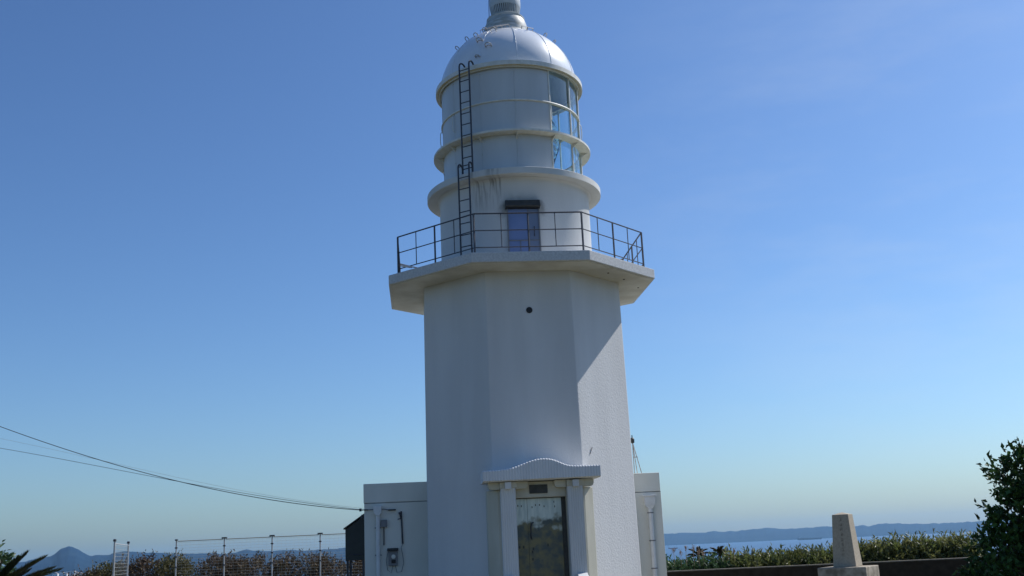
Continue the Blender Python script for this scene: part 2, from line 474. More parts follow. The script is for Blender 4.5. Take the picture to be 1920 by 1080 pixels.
def land(name, prof, d0, d1, d2, m, zbase=-41, shelf=None, na=240, seed=1):
    """hills: prof = (bearing deg, elevation tangent) of the ridge seen from the camera; shore at d0, ridge at d1, back at d2"""
    rs = np.random.RandomState(seed)
    az = np.array([q[0] for q in prof]); el = np.array([q[1] for q in prof])
    A = np.linspace(az[0], az[-1], na)
    E = np.interp(A, az, el)
    E = E + np.convolve(rs.normal(size=na + 4), np.ones(3) / 3, 'same')[2:-2] * .0003
    rows = [0, .04, .1, .2, .32, .45, .58, .7, .8, .88, .94, 1.0, 1.15, 1.4, 1.8]
    v = []
    for a, e in zip(A, E):
        zr = 1.6 + e * d1
        for t in rows:
            if t <= 1:
                r = d0 + (d1 - d0) * t
                h = zbase + (zr - zbase) * (t ** .75)
                if shelf is not None:
                    h = zbase + (zr - zbase) * max(0, (t - .35) / .65) ** 1.1 if t > .35 else zbase
                    if t > 0: h = max(h, shelf)
                if 0 < t < 1:
                    lim = 1.6 + (e - .0009) * r if e > 0 else h
                    h += rs.uniform(-1, 1) * 4 * math.sin(PI * t) * (0 if shelf is not None and t < .36 else 1)
                    h = min(h, lim)
            else:
                r = d1 + (d2 - d1) * (t - 1) / .8
                h = zr + (zbase - zr) * ((t - 1) / .8)
            b = R(a)
            v.append((r * math.sin(b), -24 + r * math.cos(b), h))
    P = len(rows)
    f = [(k * P + j, (k + 1) * P + j, (k + 1) * P + j + 1, k * P + j + 1) for k in range(na - 1) for j in range(P - 1)]
    me = bpy.data.meshes.new(name); me.from_pydata(v, [], f); me.materials.append(m)
    for q in me.polygons: q.use_smooth = True
    o = bpy.data.objects.new(name, me); COL.objects.link(o)
    return tag(o, kind='structure')

PR = [(-2, .0078), (0, .0070), (2, .0072), (4, .0060), (5.5, .0060), (6.98, .00578), (7.78, .0060), (8.45, .0056), (9.05, .0052), (9.49, .0064), (9.81, .0054), (10.6, .0053), (10.9, .0059), (11.55, .0062), (12.3, .0068),
      (12.8, .0053), (13.8, .0051), (14.8, .0054), (15.4, .0055), (16.5, .0047), (16.85, .0053), (17.1, .0041), (17.4, .0051), (17.8, .0057),
      (18.4, .0057), (18.9, .0047), (19.6, .0042), (20.8, .0038), (22.0, .0040), (23.5, .0045), (25, .004), (28, .003), (31, .003), (34, .002)]
PL = [(-33, .001), (-30, .002), (-28, .001), (-25.8, .0030), (-25.4, .0048), (-24.8, .0065), (-23.8, .0100), (-23.6, .0103), (-23.47, .0119), (-23.27, .0148), (-23.08, .0160),
      (-22.89, .0171), (-22.65, .0163), (-22.48, .0151), (-22.24, .0123), (-21.99, .0095), (-21.8, .0085), (-21.5, .0095), (-21.26, .0089),
      (-21.0, .0090), (-20.8, .0108), (-20.2, .0114), (-19.2, .0095), (-18.3, .0084), (-17.9, .0077), (-17.1, .0071), (-16.1, .0067), (-15.6, .0054),
      (-15.1, .0064), (-14.7, .0079), (-14.5, .0085), (-14.17, .0071), (-13.9, .0073), (-13.5, .0061), (-13, .0066), (-12.4, .0067), (-12, .0062),
      (-11.5, .0055), (-10.8, .0055), (-10.5, .0059), (-10, .0055), (-9.5, .0068), (-8.4, .0078), (-7, .0090), (-5, .0080), (-2.1, .0078)]
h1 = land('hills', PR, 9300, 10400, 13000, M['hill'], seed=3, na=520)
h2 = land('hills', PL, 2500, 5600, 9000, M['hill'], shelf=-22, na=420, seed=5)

# pale houses of the far town, and a white building on the mountain
def bearing(deg, dist, z):
    return Vector((dist * math.sin(R(deg)), -24 + dist * math.cos(R(deg)), z))
def house(deg, dist, w, h, label, z0=-23, gable=True, group='pale houses of the far town'):
    L = bearing(deg, dist, z0)
    t = thing('house', label, 'house', L, group)
    x, y, z = L
    MB().box((x - w / 2, y, z), (x + w / 2, y + w * .7, z + h)).build('wall', M['house'], t)
    rb = MB()
    o_ = .4
    if gable:
        rb.extrude([(x - w / 2 - o_, y - o_, z + h + .02), (x + w / 2 + o_, y - o_, z + h + .02), (x, y - o_, z + h + w * .22)], (0, w * .7 + 2 * o_, 0))
    else:
        rb.box((x - w / 2 - o_, y - o_, z + h + .02), (x + w / 2 + o_, y + w * .7 + o_, z + h + .8))
    rb.build('roof', M['roof'] if gable else M['house'], t)
    nwin = max(2, int(w / 5))
    for i in range(nwin):
        cx = x - w / 2 + (i + .5) * w / nwin
        MB().box((cx - .9, y - .12, z + h * .45), (cx + .9, y - .02, z + h * .45 + 2)).build('window', M['pane'], t)
    return t
ORD = ['leftmost', 'second from the left', 'third from the left', 'fourth from the left', 'fifth from the left', 'sixth from the left', 'fourth from the right', 'third from the right', 'second from the right', 'rightmost']
for kk, (deg, dist, w, h, g) in enumerate(sorted([(-23.42, 3650, 15, 12, True), (-23.15, 3700, 13, 14, False), (-22.98, 3600, 11, 11, True), (-22.80, 3750, 18, 16, False),
                           (-22.66, 3680, 12, 17, False), (-22.52, 3720, 16, 11, True), (-24.45, 3650, 22, 12, False), (-24.25, 3700, 14, 10, True),
                           (-22.30, 3700, 12, 9, True), (-22.0, 3750, 14, 9, True)])):
    house(deg, dist * .88, w * .9, h * .85, 'small pale %s house of the far town below the mountain, %s' % ('pitched roof' if g else 'flat roof', ORD[kk]), gable=g)
house(-22.55, 5560, 20, 7, 'small white building high on the slope of the pointed mountain', z0=1.6 + .0122 * 5560, gable=False, group=None)

# ships
def ship(name, label, deg, dist, length, hullh, hm, bridge_at=.9):
    L = bearing(deg, dist, -40)
    t = thing(name, label, 'ship', L)
    c, s = math.cos(R(-deg)), math.sin(R(-deg))
    def W(a, b, z): return (L.x + a * c - b * s, L.y + a * s + b * c, L.z + z)
    w = length * .075
    out = [(-.5, -.8), (-.44, -1), (.40, -1), (.48, -.5), (.52, 0), (.48, .5), (.40, 1), (-.44, 1), (-.5, .8)]
    mb = MB(); n = len(out)
    mb.add([W(a * length * .96, b * w * .8, 0) for a, b in out] + [W(a * length, b * w, hullh) for a, b in out],
           [tuple(range(n))[::-1], tuple(range(n, 2 * n))] + [(i, (i + 1) % n, n + (i + 1) % n, n + i) for i in range(n)])
    mb.build('hull', hm, t)
    bx = (bridge_at - .5) * -length
    MB().fbox(lambda s_, o_, z_: Vector(W(s_, -o_, z_)), bx - length * .04, bx + length * .035, -w * .8, w * .8, hullh + .02, hullh + length * .035 + 2).build('bridge', M['ship_white'], t)
    MB().fbox(lambda s_, o_, z_: Vector(W(s_, -o_, z_)), bx - length * .03, bx - length * .015, -1.5, 1.5, hullh + length * .035 + 2.02, hullh + length * .035 + 6).build('funnel', hm, t)
    for k in (.1, .38):
        MB().tube([W(length * k, 0, hullh), W(length * k, 0, hullh + length * .03 + 2)], .5, 6).build('mast', M['ship_white'], t)
ship('cargo_ship', 'long dark cargo ship lying low on the sea left of the stone monument', 14.195, 8300, 170, 13, M['hull'])
ship('cargo_ship', 'small red hulled ship just right of the cream building, behind the dry stalks', 7.36, 5500, 48, 4.2, M['hull_red'])

# ------------------------------------------------------------------ lighthouse
LH = thing('lighthouse', 'white octagonal lighthouse with railed gallery, ladders and domed lantern', 'lighthouse')
ZT, ZG = 7.2521, 7.4634
RG = 2.9362
# shaft, with slightly swollen foot
MB().prism(octp(2.2355), 0, ZT, octp(2.175)).build('tower_shaft', M['stucco'], LH, bevel=.02)
vent = MB().lathe([(.0, 0), (.085, 0)], 24)
vb = MB(); fr = F0
vc = fr(0, 2.187, 6.396) + Vector((math.cos(R(TH)) * 0.0, 0, 0))
def disc(mb, fr, s0, o0, z0, rad, depth, n=28):
    P = [fr(s0 + rad * math.cos(2 * PI * k / n), o0, z0 + rad * math.sin(2 * PI * k / n)) for k in range(n)]
    Q = [fr(s0 + rad * math.cos(2 * PI * k / n), o0 + depth, z0 + rad * math.sin(2 * PI * k / n)) for k in range(n)]
    mb.add(P + Q, [tuple(range(n, 2 * n)), tuple(range(n))[::-1]] + [(k, (k + 1) % n, n + (k + 1) % n, n + k) for k in range(n)])
    return mb
pv = disc(MB(), F0, -.005, 2.17, 6.396, .066, .022).build('vent_hole', M['black'], LH)
vg = MB()
for k in range(-2, 3):
    hz = math.sqrt(.062 ** 2 - (k * .022) ** 2)
    vg.fbox(F0, -.005 + k * .022 - .003, -.005 + k * .022 + .003, 2.193, 2.199, 6.396 - hz, 6.396 + hz)
vg.build('grille', M['iron'], pv)
# small metal strip fixed on the sunlit face
MB().tube([Vector((1.368, -1.835, 3.53)), Vector((1.318, -1.888, 3.39))], .008).build('metal_strip', M['loop'], LH)

# gallery slab
MB().prism(octp(RG), ZT, ZG).build('gallery_slab', M['concrete'], LH, bevel=.012)
MB().prism(octp(RG - .06), ZT - .012, ZT + .02).build('gallery_soffit', M['smooth_white'], LH)
for x, y in ((1.979, -1.713), (2.378, -1.072), (2.784, -.193)):
    MB().lathe([(.0, ZT - .022), (.022, ZT - .022), (.022, ZT - .005)], 12, cx=x * .985, cy=y * .985).build('drain_hole', M['black'], LH)
MB().tube([(-2.455, -2.115, ZG + .04), (-2.26, -1.86, ZG + .06)], .022).build('white_tube', M['pipe_white'], LH)

# railing of the gallery
RR = 2.725
rl = bpy.data.objects.new('gallery_railing', None); COL.objects.link(rl); rl.parent = LH
rb = MB()
for zz, rad in ((8.35, .016), (7.985, .012), (7.62, .012)):
    pts = [Vector((*octv(RR, i), zz)) for i in range(8)]
    for i in range(8):
        rb.tube([pts[i], pts[(i + 1) % 8]], rad, 6)
rb.build('rail', M['iron'], rl)
for i in range(8):
    a = Vector((*octv(RR, i), 0)); b = Vector((*octv(RR, i + 1), 0))
    ang = math.atan2((b - a).y, (b - a).x)
    MB().tube([a + Vector((0, 0, ZG)), a + Vector((0, 0, 8.35))], .021, 4).build('post', M['iron'], rl)
    c = (a + b) / 2
    MB().tube([c + Vector((0, 0, ZG)), c + Vector((0, 0, 8.34))], .019, 4).build('post', M['iron'], rl)
    for t in (.25, .75):
        c = a + (b - a) * t
        MB().tube([c + Vector((0, 0, 7.62)), c + Vector((0, 0, 8.34))], .010, 4).build('baluster', M['iron'], rl)

# service room drum, cornice
RD, RC, ZC0, ZC1 = 1.7478, 2.0338, 9.4818, 9.6325
MB().lathe([(RD, ZG + .002), (RD, ZC0 - .06), (RD + .02, ZC0 - .025), (RD + .06, ZC0 - .004)], 128).build('service_room_wall', M['drum'], LH, smooth=True)
MB().lathe([(RD - .05, ZC0), (RC - .008, ZC0), (RC, ZC0 + .008), (RC, ZC1 - .008), (RC - .008, ZC1), (1.0, ZC1 + .02)], 128, capt=True).build('cornice', M['cornice'], LH, smooth=True)
# service door
dr = MB().fbox(F0, -.325, .345, 1.60, 1.755, ZG + .004, 8.75).build('door', M['blue_door'], LH)
MB().fbox(F0, .115, .335, 1.70, 1.762, ZG + .03, 8.745).build('door_leaf', M['blue_door2'], dr)
fb = MB()
fb.fbox(F0, -.345, -.318, 1.60, 1.785, ZG + .004, 8.75); fb.fbox(F0, .338, .365, 1.60, 1.785, ZG + .004, 8.75)
fb.fbox(F0, .104, .116, 1.70, 1.775, ZG + .004, 8.745)
fb.fbox(F0, -.317, .103, 1.74, 1.772, 8.03, 8.05); fb.fbox(F0, .117, .337, 1.74, 1.772, 8.03, 8.05)
fb.fbox(F0, -.08, -.065, 1.74, 1.770, ZG + .004, 8.028)
fb.build('door_frame', M['grey_box'], dr)
MB().tube([F0(.235, 1.765, 8.35), F0(.235, 1.80, 8.34), F0(.235, 1.80, 8.14), F0(.235, 1.765, 8.13)], .010, 6).build('handle', M['iron'], dr)
hd = MB()
hd.extrude([F0(-.375, 1.66, 8.755), F0(-.375, 1.90, 8.77), F0(-.375, 1.91, 8.80), F0(-.375, 1.80, 8.945), F0(-.375, 1.66, 8.95)], F0(.76, 0, 0))
hd.build('door_hood', M['dark'], LH, bevel=.01)
MB().fbox(F0, -.36, .37, 1.69, 1.83, 8.752, 8.768).build('hood_soffit', M['black'], LH)

# lantern
RL, ZE0, ZE1 = 1.6278, 12.1798, 12.2847
G0, G1 = 34.0, 206.0
MB().lathe([(RL - .02, ZC1 - .01), (RL, ZC1 - .01), (RL, ZE0), (RL - .02, ZE0)], 100, R(G1 - 360), R(G0)).build('lantern_panel', M['panel'], LH, smooth=True)
sb = MB()
for az in (-136, -108, -80, -52, -24, 4.5):
    sb.tube([pol(RL + .001, az, ZC1), pol(RL + .001, az, ZE0)], .006, 6)
    for z in (10.15, 11.37, 12.08):
        sb.tube([pol(RL - .01, az, z), pol(RL + .02, az, z)], .014, 6)
sb.build('panel_seam', M['panel'], LH)
mid = MB()
for az in (G0, 58.5, 83, 108, 132, 157, 181, G1):
    mid.tube([pol(RL + .0, az, ZC1), pol(RL + .0, az, ZE0)], .022, 6)
mid.build('mullion', M['trim'], LH)
for z0, z1 in ((ZC1, 10.545), (10.585, 11.355), (11.385, ZE0)):
    MB().lathe([(RL - .02, z0), (RL - .02, z1)], 60, R(G0), R(G1)).build('glass_pane', M['glass'], LH, smooth=True)
MB().lathe([(RL - .03, 11.352), (RL + .028, 11.352), (RL + .034, 11.37), (RL + .028, 11.388), (RL - .03, 11.388)], 96).build('glazing_bar', M['trim'], LH, smooth=True)
br = MB().lathe([(RL - .03, 10.545), (1.845, 10.545), (1.8587, 10.552), (1.8587, 10.60), (1.845, 10.60), (1.835, 10.575), (RL - .03, 10.585)], 112)
br.build('catwalk_ring', M['trim'], LH, smooth=True)
for az in (-136, -108, -80, -52, -24, 4.5, G0, 58.5, 83, 108, 132, 157, 181):
    f_ = frame(az)
    MB().extrude([f_(-.012, RL, 10.543), f_(-.012, RL + .17, 10.543), f_(-.012, RL, 10.43)], f_(.024, 0, 0)).build('catwalk_bracket', M['trim'], LH)
# outside grab handles
for az in (-88, 86, 34, -52):
    f_ = frame(az)
    MB().tube([f_(0, RL, 11.33), f_(0, RL + .05, 11.27), f_(0, RL + .06, 11.1), f_(0, RL + .05, 10.95), f_(0, RL, 10.9)], .010, 6).build('grab_handle', M['trim'], LH)
# lens and its pedestal
lp = []
for k in range(40):
    t = -1 + 2 * k / 39
    r_ = 1.12 * math.sqrt(max(0, 1 - (t * .93) ** 2)) + (.02 if k % 2 else 0)
    lp.append((r_, 11.06 + 1.08 * t))
lens = MB().lathe(lp, 48).build('lens', M['lens'], LH, smooth=True, angle=20)
lf = MB()
for az in range(0, 360, 45):
    lf.tube([pol(r_ + .02, az + 10, z) for r_, z in lp[::3]], .018, 6)
for z, r_ in ((9.96, .42), (12.08, .42)):
    lf.lathe([(r_, z), (r_ + .05, z), (r_ + .05, z + .06), (r_, z + .06)], 32)
lf.lathe([(.2, ZC1), (.2, 11.9)], 16)
lf.build('lens_frame', M['iron'], lens)

# eave ring and dome
ev = MB().lathe([(RL - .04, ZE0 + .02), (RL + .04, ZE0 + .02), (RL + .045, ZE0 - .03), (RL + .06, ZE0 - .03), (RL + .07, ZE0 + .03), (1.74, ZE0 + .02), (1.745, ZE0), (1.7648, ZE0), (1.7648, ZE1), (1.74, ZE1 + .005), (1.73, ZE1 - .02), (1.58, ZE1 - .01)], 128)
ev.build('eave_ring', M['trim'], LH, smooth=True)
RB, HD = 1.64, 1.49
def domep(az, t): return pol(RB * math.cos(R(t)), az, ZE1 + HD * math.sin(R(t)))
MB().lathe([(RB * math.cos(t), ZE1 - .01 + HD * math.sin(t)) for t in np.linspace(0, R(76), 40)], 144).build('dome', M['dome'], LH, smooth=True)
ds = MB()
for az in range(8, 368, 30):
    ds.tube([domep(az, t) for t in np.linspace(1, 70, 24)], .0055, 6)
ds.build('dome_seam', M['dome'], LH, smooth=True)
lb = MB()
for az in range(0, 360, 6):
    q = domep(az, 2); f_ = frame(az)
nk = MB().lathe([(.60, 13.66), (.56, 13.70), (.545, 13.735), (.53, 13.75), (.525, 13.83), (.52, 13.92), (.505, 14.0), (.48, 14.08), (.46, 14.12), (.468, 14.135), (.468, 14.17), (.44, 14.19), (.36, 14.215), (.30, 14.24)], 64, capt=True)
nk.build('dome_neck', M['neck'], LH, smooth=True)
# ventilator ball with louvre slots
bl = MB().lathe([(.30, 14.235), (.325, 14.255), (.34, 14.275)], 64)
bl.lathe([(.368, 14.47), (.378, 14.50), (.382, 14.60), (.378, 14.75), (.36, 14.88), (.30, 15.02), (.20, 15.12), (.06, 15.18), (.05, 15.3), (.0, 15.32)], 64)
bl.build('ventilator_ball', M['ball'], LH, smooth=True)
MB().lathe([(.325, 14.26), (.345, 14.47)], 48).build('ventilator_core', M['black'], LH, smooth=True)
rbs = MB()
for k in range(44):
    az = k * 360 / 44
    f_ = frame(az)
    rbs.add([f_(-.013, .338, 14.27), f_(.013, .338, 14.27), f_(.013, .355, 14.36), f_(-.013, .355, 14.36), f_(.013, .372, 14.475), f_(-.013, .372, 14.475),
             f_(-.013, .318, 14.27), f_(.013, .318, 14.27), f_(.013, .335, 14.36), f_(-.013, .335, 14.36), f_(.013, .345, 14.475), f_(-.013, .345, 14.475)],
            [(0, 1, 2, 3), (3, 2, 4, 5), (0, 3, 9, 6), (3, 5, 11, 9), (1, 7, 8, 2), (2, 8, 10, 4)])
rbs.build('ventilator_louvre', M['ball'], LH)
MB().tube([(-.375, -.06, 15.2), (-.395, -.08, 14.5), (-.40, -.09, 14.2), (-.50, -.15, 13.95), (-.56, -.16, 13.74), (-.62, -.2, 13.66)], .008, 6).build('lightning_conductor', M['iron'], LH)

# handles scattered over the dome
for az, t, k in [(-58, 34, .075), (-57, 48, .085), (-24.8, 27.6, .105), (-15.4, 18.5, .11), (-24.4, 9, .08), (-27, 49, .09), (-13.8, 42, .10), (-35, 42, .08), (56, 48, .075), (60, 38.3, .06), (-110, 30, .09), (150, 40, .09), (100, 30, .09)]:
    c = domep(az, t); o_ = (domep(az, t) - Vector((0, 0, ZE1 - .2))).normalized()
    tn = Vector((math.cos(R(az)), math.sin(R(az)), 0))
    w = k * .62
    MB().tube([c - tn * w, c - tn * w + o_ * k * .8, c - tn * w * .4 + o_ * k * 1.15, c + tn * w * .4 + o_ * k * 1.15, c + tn * w + o_ * k * .8, c + tn * w], .011, 6).build('grab_handle', M['loop'], LH)
    if t < 30:
        MB().tube([c - tn * w * 1.2 + o_ * .02, c + o_ * .05, c + tn * w * 1.2 + o_ * .02], .012, 6).build('hook', M['loop'], LH)
for az0, az1, t0, t1 in ((-34, -16, 50, 62), (-28, -6, 47, 60), (-22, 0, 45, 59), (-12, 6, 50, 62), (20, 40, 50, 62), (26, 46, 47, 58)):
    a = domep(az0, t0); b = domep(az1, t1); o_ = (a - Vector((0, 0, ZE1))).normalized() * .07
    MB().tube([a, a + o_, b + o_, b], .010, 6).build('grab_bar', M['loop'], LH)

# ladders (lower one on the gallery, upper one from the cornice to the dome)
def ladder(r, z0, z1, hook_r, hook_z, zr0, step):
    L = bpy.data.objects.new('ladder', None); COL.objects.link(L); L.parent = LH
    A0, A1 = -34.4, -26.7
    for az in (A0, A1):
        pts = [pol(r, az, z0), pol(r, az, z1)]
        for k in range(1, 7):
            t = PI * k / 6
            rc = (r - hook_r) / 2
            pts.append(pol(r - rc + rc * math.cos(t), az, z1 + rc * 1.0 * math.sin(t)))
        pts.append(pol(hook_r, az, hook_z))
        MB().tube(pts, .019, 8).build('side_rail', M['iron'], L, smooth=True)
    z = zr0
    while z < z1:
        MB().tube([pol(r, A0, z), pol(r, A1, z)], .0125, 6).build('rung', M['iron'], L)
        z += step
ladder(2.12, ZG, 9.78, 1.965, ZC1, ZG + .22, .262)
ladder(1.95, ZC1 + .01, 12.24, 1.72, ZE1 + .02, ZC1 + .14, .262)

# entrance portico
PT = bpy.data.objects.new('portico', None); COL.objects.link(PT); PT.parent = LH
pw = MB()
def fprism(mb, fr, poly, z0, z1):
    n = len(poly)
    P = [fr(a, b, z0) for a, b in poly] + [fr(a, b, z1) for a, b in poly]
    mb.add(P, [tuple(range(n)), tuple(range(n, 2 * n))[::-1]] + [(i, n + i, n + (i + 1) % n, (i + 1) % n) for i in range(n)])
fprism(pw, F0, [(.50, 2.0), (1.06, 2.0), (1.06, 2.43), (.86, 2.63), (.50, 2.63)], 0, 2.70)
fprism(pw, F0, [(-.50, 2.63), (-.86, 2.63), (-1.06, 2.43), (-1.06, 2.0), (-.50, 2.0)], 0, 2.70)
pw.fbox(F0, -.499, .499, 2.0, 2.60, 2.535, 2.84)
pw.build('wall', M['portico_wall'], PT, bevel=.012)
# columns with flutes
def column(s0, s1):
    n = 7; w = (s1 - s0) / n; poly = [(s0, 2.60)]
    for i in range(n):
        a = s0 + i * w
        poly += [(a + .004, 2.80), (a + w * .3, 2.80), (a + w * .38, 2.794), (a + w * .62, 2.794), (a + w * .7, 2.80)]
    poly += [(s1 - .004, 2.80), (s1, 2.60)]
    mb = MB(); fprism(mb, F0, poly, 0, 2.722); mb.build('column', M['stone_white'], PT)
column(-.81, -.51); column(.50, .81)
# corbel arms and beam ends
def corbel(s0, s1, sgn):
    z0, z1 = 2.705, 2.845
    pts = []
    a, b = (s0, s1)
    pts = [(a, z1), (b, z1), (b, z0 + .07)]
    for k in range(5):
        t = PI / 2 * k / 4
        pts.append((b - sgn * .07 * (1 - math.cos(t)) , z0 + .07 * (1 - math.sin(t))))
    pts.append((a, z0))
    MB().extrude([F0(q[0], 2.55, q[1]) for q in pts], F0(0, .20, 0)).build('corbel', M['portico_wall'], PT, bevel=.006)
corbel(-.50, -.27, 1); corbel(.49, .26, -1); corbel(.815, 1.04, 1); corbel(-.815, -1.04, -1)
for a in (-.725, .60):
    MB().fbox(F0, a, a + .125, 2.70, 2.90, 2.70, 2.836).build('beam_end', M['stone_white'], PT, bevel=.012)
for a in (-.82, .495):
    MB().fbox(F0, a, a + .33, 2.56, 2.812, 2.724, 2.839).build('capital', M['portico_wall'], PT, bevel=.008)
# curved ribbed lintel
tp = [(-1.153, 3.060), (-.85, 3.068), (-.6, 3.09), (-.42, 3.145), (-.26, 3.205), (-.1, 3.248), (.05, 3.262), (.2, 3.244), (.34, 3.190), (.45, 3.135), (.56, 3.104), (.75, 3.093), (.95, 3.092), (1.152, 3.095)]
ns = 168
S = np.linspace(-1.153, 1.152, ns)
def smooth_interp(x):
    a = np.array([q[0] for q in tp]); b = np.array([q[1] for q in tp])
    return np.mean([np.interp(x + k, a, b) for k in (-.06, -.04, -.02, 0, .02, .04, .06)])
lt = MB(); vs = []
for i, s_ in enumerate(S):
    g = 0 if (i % 4) < 2 else .007
    zt_ = smooth_interp(s_) + g
    zb_ = 2.845 + .02 * (s_ + 1.15) / 2.3
    o_ = 2.968 + g
    for (o2, z2) in ((2.15, zb_), (2.94, zb_), (o_, zb_ + .02), (o_, zt_ - .02), (2.95, zt_), (2.15, zt_)):
        vs.append(F0(s_, o2, z2))
fs = [tuple(range(6)), tuple(range((ns - 1) * 6, ns * 6))[::-1]]
for i in range(ns - 1):
    for j in range(6):
        fs.append((i * 6 + j, i * 6 + (j + 1) % 6, (i + 1) * 6 + (j + 1) % 6, (i + 1) * 6 + j))
lt.add(vs, fs); lto = lt.build('lintel', M['lintel'], PT)
lto.data.materials.append(M['tile'])  # lintel top, made lighter to bounce more light onto the wall
for k_, pg in enumerate(lto.data.polygons):
    if k_ >= 2 and (k_ - 2) % 6 == 4: pg.material_index = 1
MB().fbox(F0, -.224, .133, 2.59, 2.622, 2.61, 2.777).build('name_plate', M['dark'], PT, bevel=.006)
# double door
EDR = bpy.data.objects.new('entrance_door', None); COL.objects.link(EDR); EDR.parent = LH
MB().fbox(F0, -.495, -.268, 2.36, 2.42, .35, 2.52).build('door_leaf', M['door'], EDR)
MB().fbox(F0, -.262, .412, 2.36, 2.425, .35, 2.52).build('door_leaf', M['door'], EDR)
efr = MB()
efr.fbox(F0, -.268, -.262, 2.36, 2.412, .35, 2.52)
efr.fbox(F0, .415, .499, 2.30, 2.45, .35, 2.534); efr.fbox(F0, -.499, .414, 2.30, 2.44, 2.521, 2.534)
efr.build('door_frame', M['dark'], EDR)
MB().tube([F0(-.16, 2.43, 2.06), F0(-.19, 2.47, 2.05), F0(-.215, 2.48, 1.98), F0(-.22, 2.48, 1.78), F0(-.20, 2.43, 1.74)], .012, 6).build('handle', M['iron'], EDR)
rs = random.Random(4)
for a, z in [(-.17, 2.36), (-.1, 2.40), (-.02, 2.40), (.07, 2.37), (.28, 2.36), (.27, 2.45), (-.45, 2.4), (-.38, 2.39)]:
    MB().fbox(F0, a - .008, a + .008, 2.426, 2.432, z - .026, z + .010).build('bolt', M['dark'], EDR)
for a, z in [(-.20, 1.50), (-.18, 1.56), (-.2, 1.36), (.11, 1.62), (-.45, 1.60), (-.37, 1.60)]:
    MB().fbox(F0, a - .014, a + .014, 2.426, 2.436, z - .03, z + .02).build('lock_plate', M['dark'], EDR)
# step and cheek blocks
st = MB(); st.fbox(F0, -1.3, 1.3, 2.63, 3.5, 0, .17); st.fbox(F0, -1.2, 1.2, 2.63, 3.2, .171, .34)
st.build('entrance_step', M['stone_white'], PT, bevel=.01)
for a in (-.82, .60):
    c = MB(); c.extrude([F0(a, 2.81, .342), F0(a, 3.10, .342), F0(a, 3.10, .90), F0(a, 3.02, 1.0), F0(a, 2.81, 1.07)], F0(.20, 0, 0))
    c.build('cheek_block', M['stone_white'], PT, bevel=.01)

# ------------------------------------------------------------------ annex building
AX = thing('annex_building', 'low cream annex building behind the lighthouse with downpipes and meter box', 'building')
poly = [(-3.565, -.354), (2.963, .2935), (2.50, 4.97), (-4.03, 4.32)]
pz = [(-3.575, -.368), (2.957, .2775), (2.49, 4.99), (-4.045, 4.335)]
MB().prism(poly, 0, 2.66).build('wall', M['cream'], AX, bevel=.01)
MB().prism(poly, 2.661, 2.672).build('joint', M['grey_box'], AX)
MB().prism(pz, 2.673, 3.085).build('parapet', M['cream'], AX, bevel=.012)
FL = F0
dp = MB(); dp.tube([FL(-3.285, .075, 2.40), FL(-3.295, .075, .05)], .046, 12)
dpo = dp.build('downpipe', M['pipe_white'], AX, smooth=True)
MB().extrude([FL(-3.385, .005, 2.60), FL(-3.195, .005, 2.60), FL(-3.215, .005, 2.45), FL(-3.25, .005, 2.39), FL(-3.32, .005, 2.39), FL(-3.37, .005, 2.45)], FL(0, .15, 0)).build('hopper', M['pipe_white'], dpo, bevel=.008)
for z in (2.136, 1.564, .9):
    MB().tube([FL(-3.36, .07, z), FL(-3.22, .07, z)], .012, 6).build('bracket', M['grey_box'], dpo)
MB().fbox(FL, -3.228, -3.092, .003, .09, 2.15, 2.303).build('junction_box', M['grey_box'], AX, bevel=.006)
cb = MB()
cb.tube([FL(-3.164, .03, 2.15), FL(-3.167, .03, 1.77)], .012, 6)
cb.build('conduit', M['iron'], AX)
cb = MB(); cb.tube([FL(-3.56, .02, 2.53), FL(-3.16, .02, 2.53), FL(-3.06, .02, 2.51)], .008, 6)
cb.build('cable', M['wire2'], AX)
MB().fbox(FL, -3.063, -2.90, .01, .06, 2.495, 2.52).build('cable_clamp', M['black'], AX)
mp_ = MB(); mp_.tube([FL(-2.785, .03, 2.47), FL(-2.765, .03, 1.78)], .018, 8); mp_.tube([FL(-2.785, .03, 2.32), FL(-2.86, .05, 2.30)], .01, 6)
mp_.build('service_mast', M['iron'], AX)
sl = MB()
sl.tube([FL(-2.83, .06, 2.44), FL(-2.80, .08, 2.40), FL(-2.79, .05, 2.33)], .022, 8)
sl.build('insulator', M['iron'], AX)
mbx = MB(); mbx.fbox(FL, -3.075, -2.88, .003, .12, 1.33, 1.64)
mbo = mbx.build('meter_box', M['grey_box'], AX, bevel=.012)
MB().extrude([FL(-3.095, .003, 1.70), FL(-3.095, .18, 1.655), FL(-3.095, .18, 1.64), FL(-3.095, .003, 1.66)], FL(.235, 0, 0)).build('hood', M['black'], mbo)
disc(MB(), FL, -2.965, .122, 1.52, .045, .03).build('dial', M['trim'], mbo)
MB().fbox(FL, -3.01, -2.92, .122, .135, 1.385, 1.455).build('register', M['black'], mbo)
lc = MB()
lc.tube([FL(-2.765, .03, 1.78), FL(-2.80, .04, 1.70), FL(-2.77, .04, 1.55), FL(-2.75, .04, 1.38), FL(-2.80, .04, 1.20), FL(-2.90, .05, 1.19), FL(-2.93, .05, 1.33)], .006, 6)
lc.tube([FL(-3.08, .04, 1.64), FL(-3.12, .04, 1.45), FL(-3.10, .04, 1.25), FL(-3.02, .04, 1.18), FL(-2.98, .05, 1.33)], .006, 6)
lc.build('cable', M['wire2'], AX)
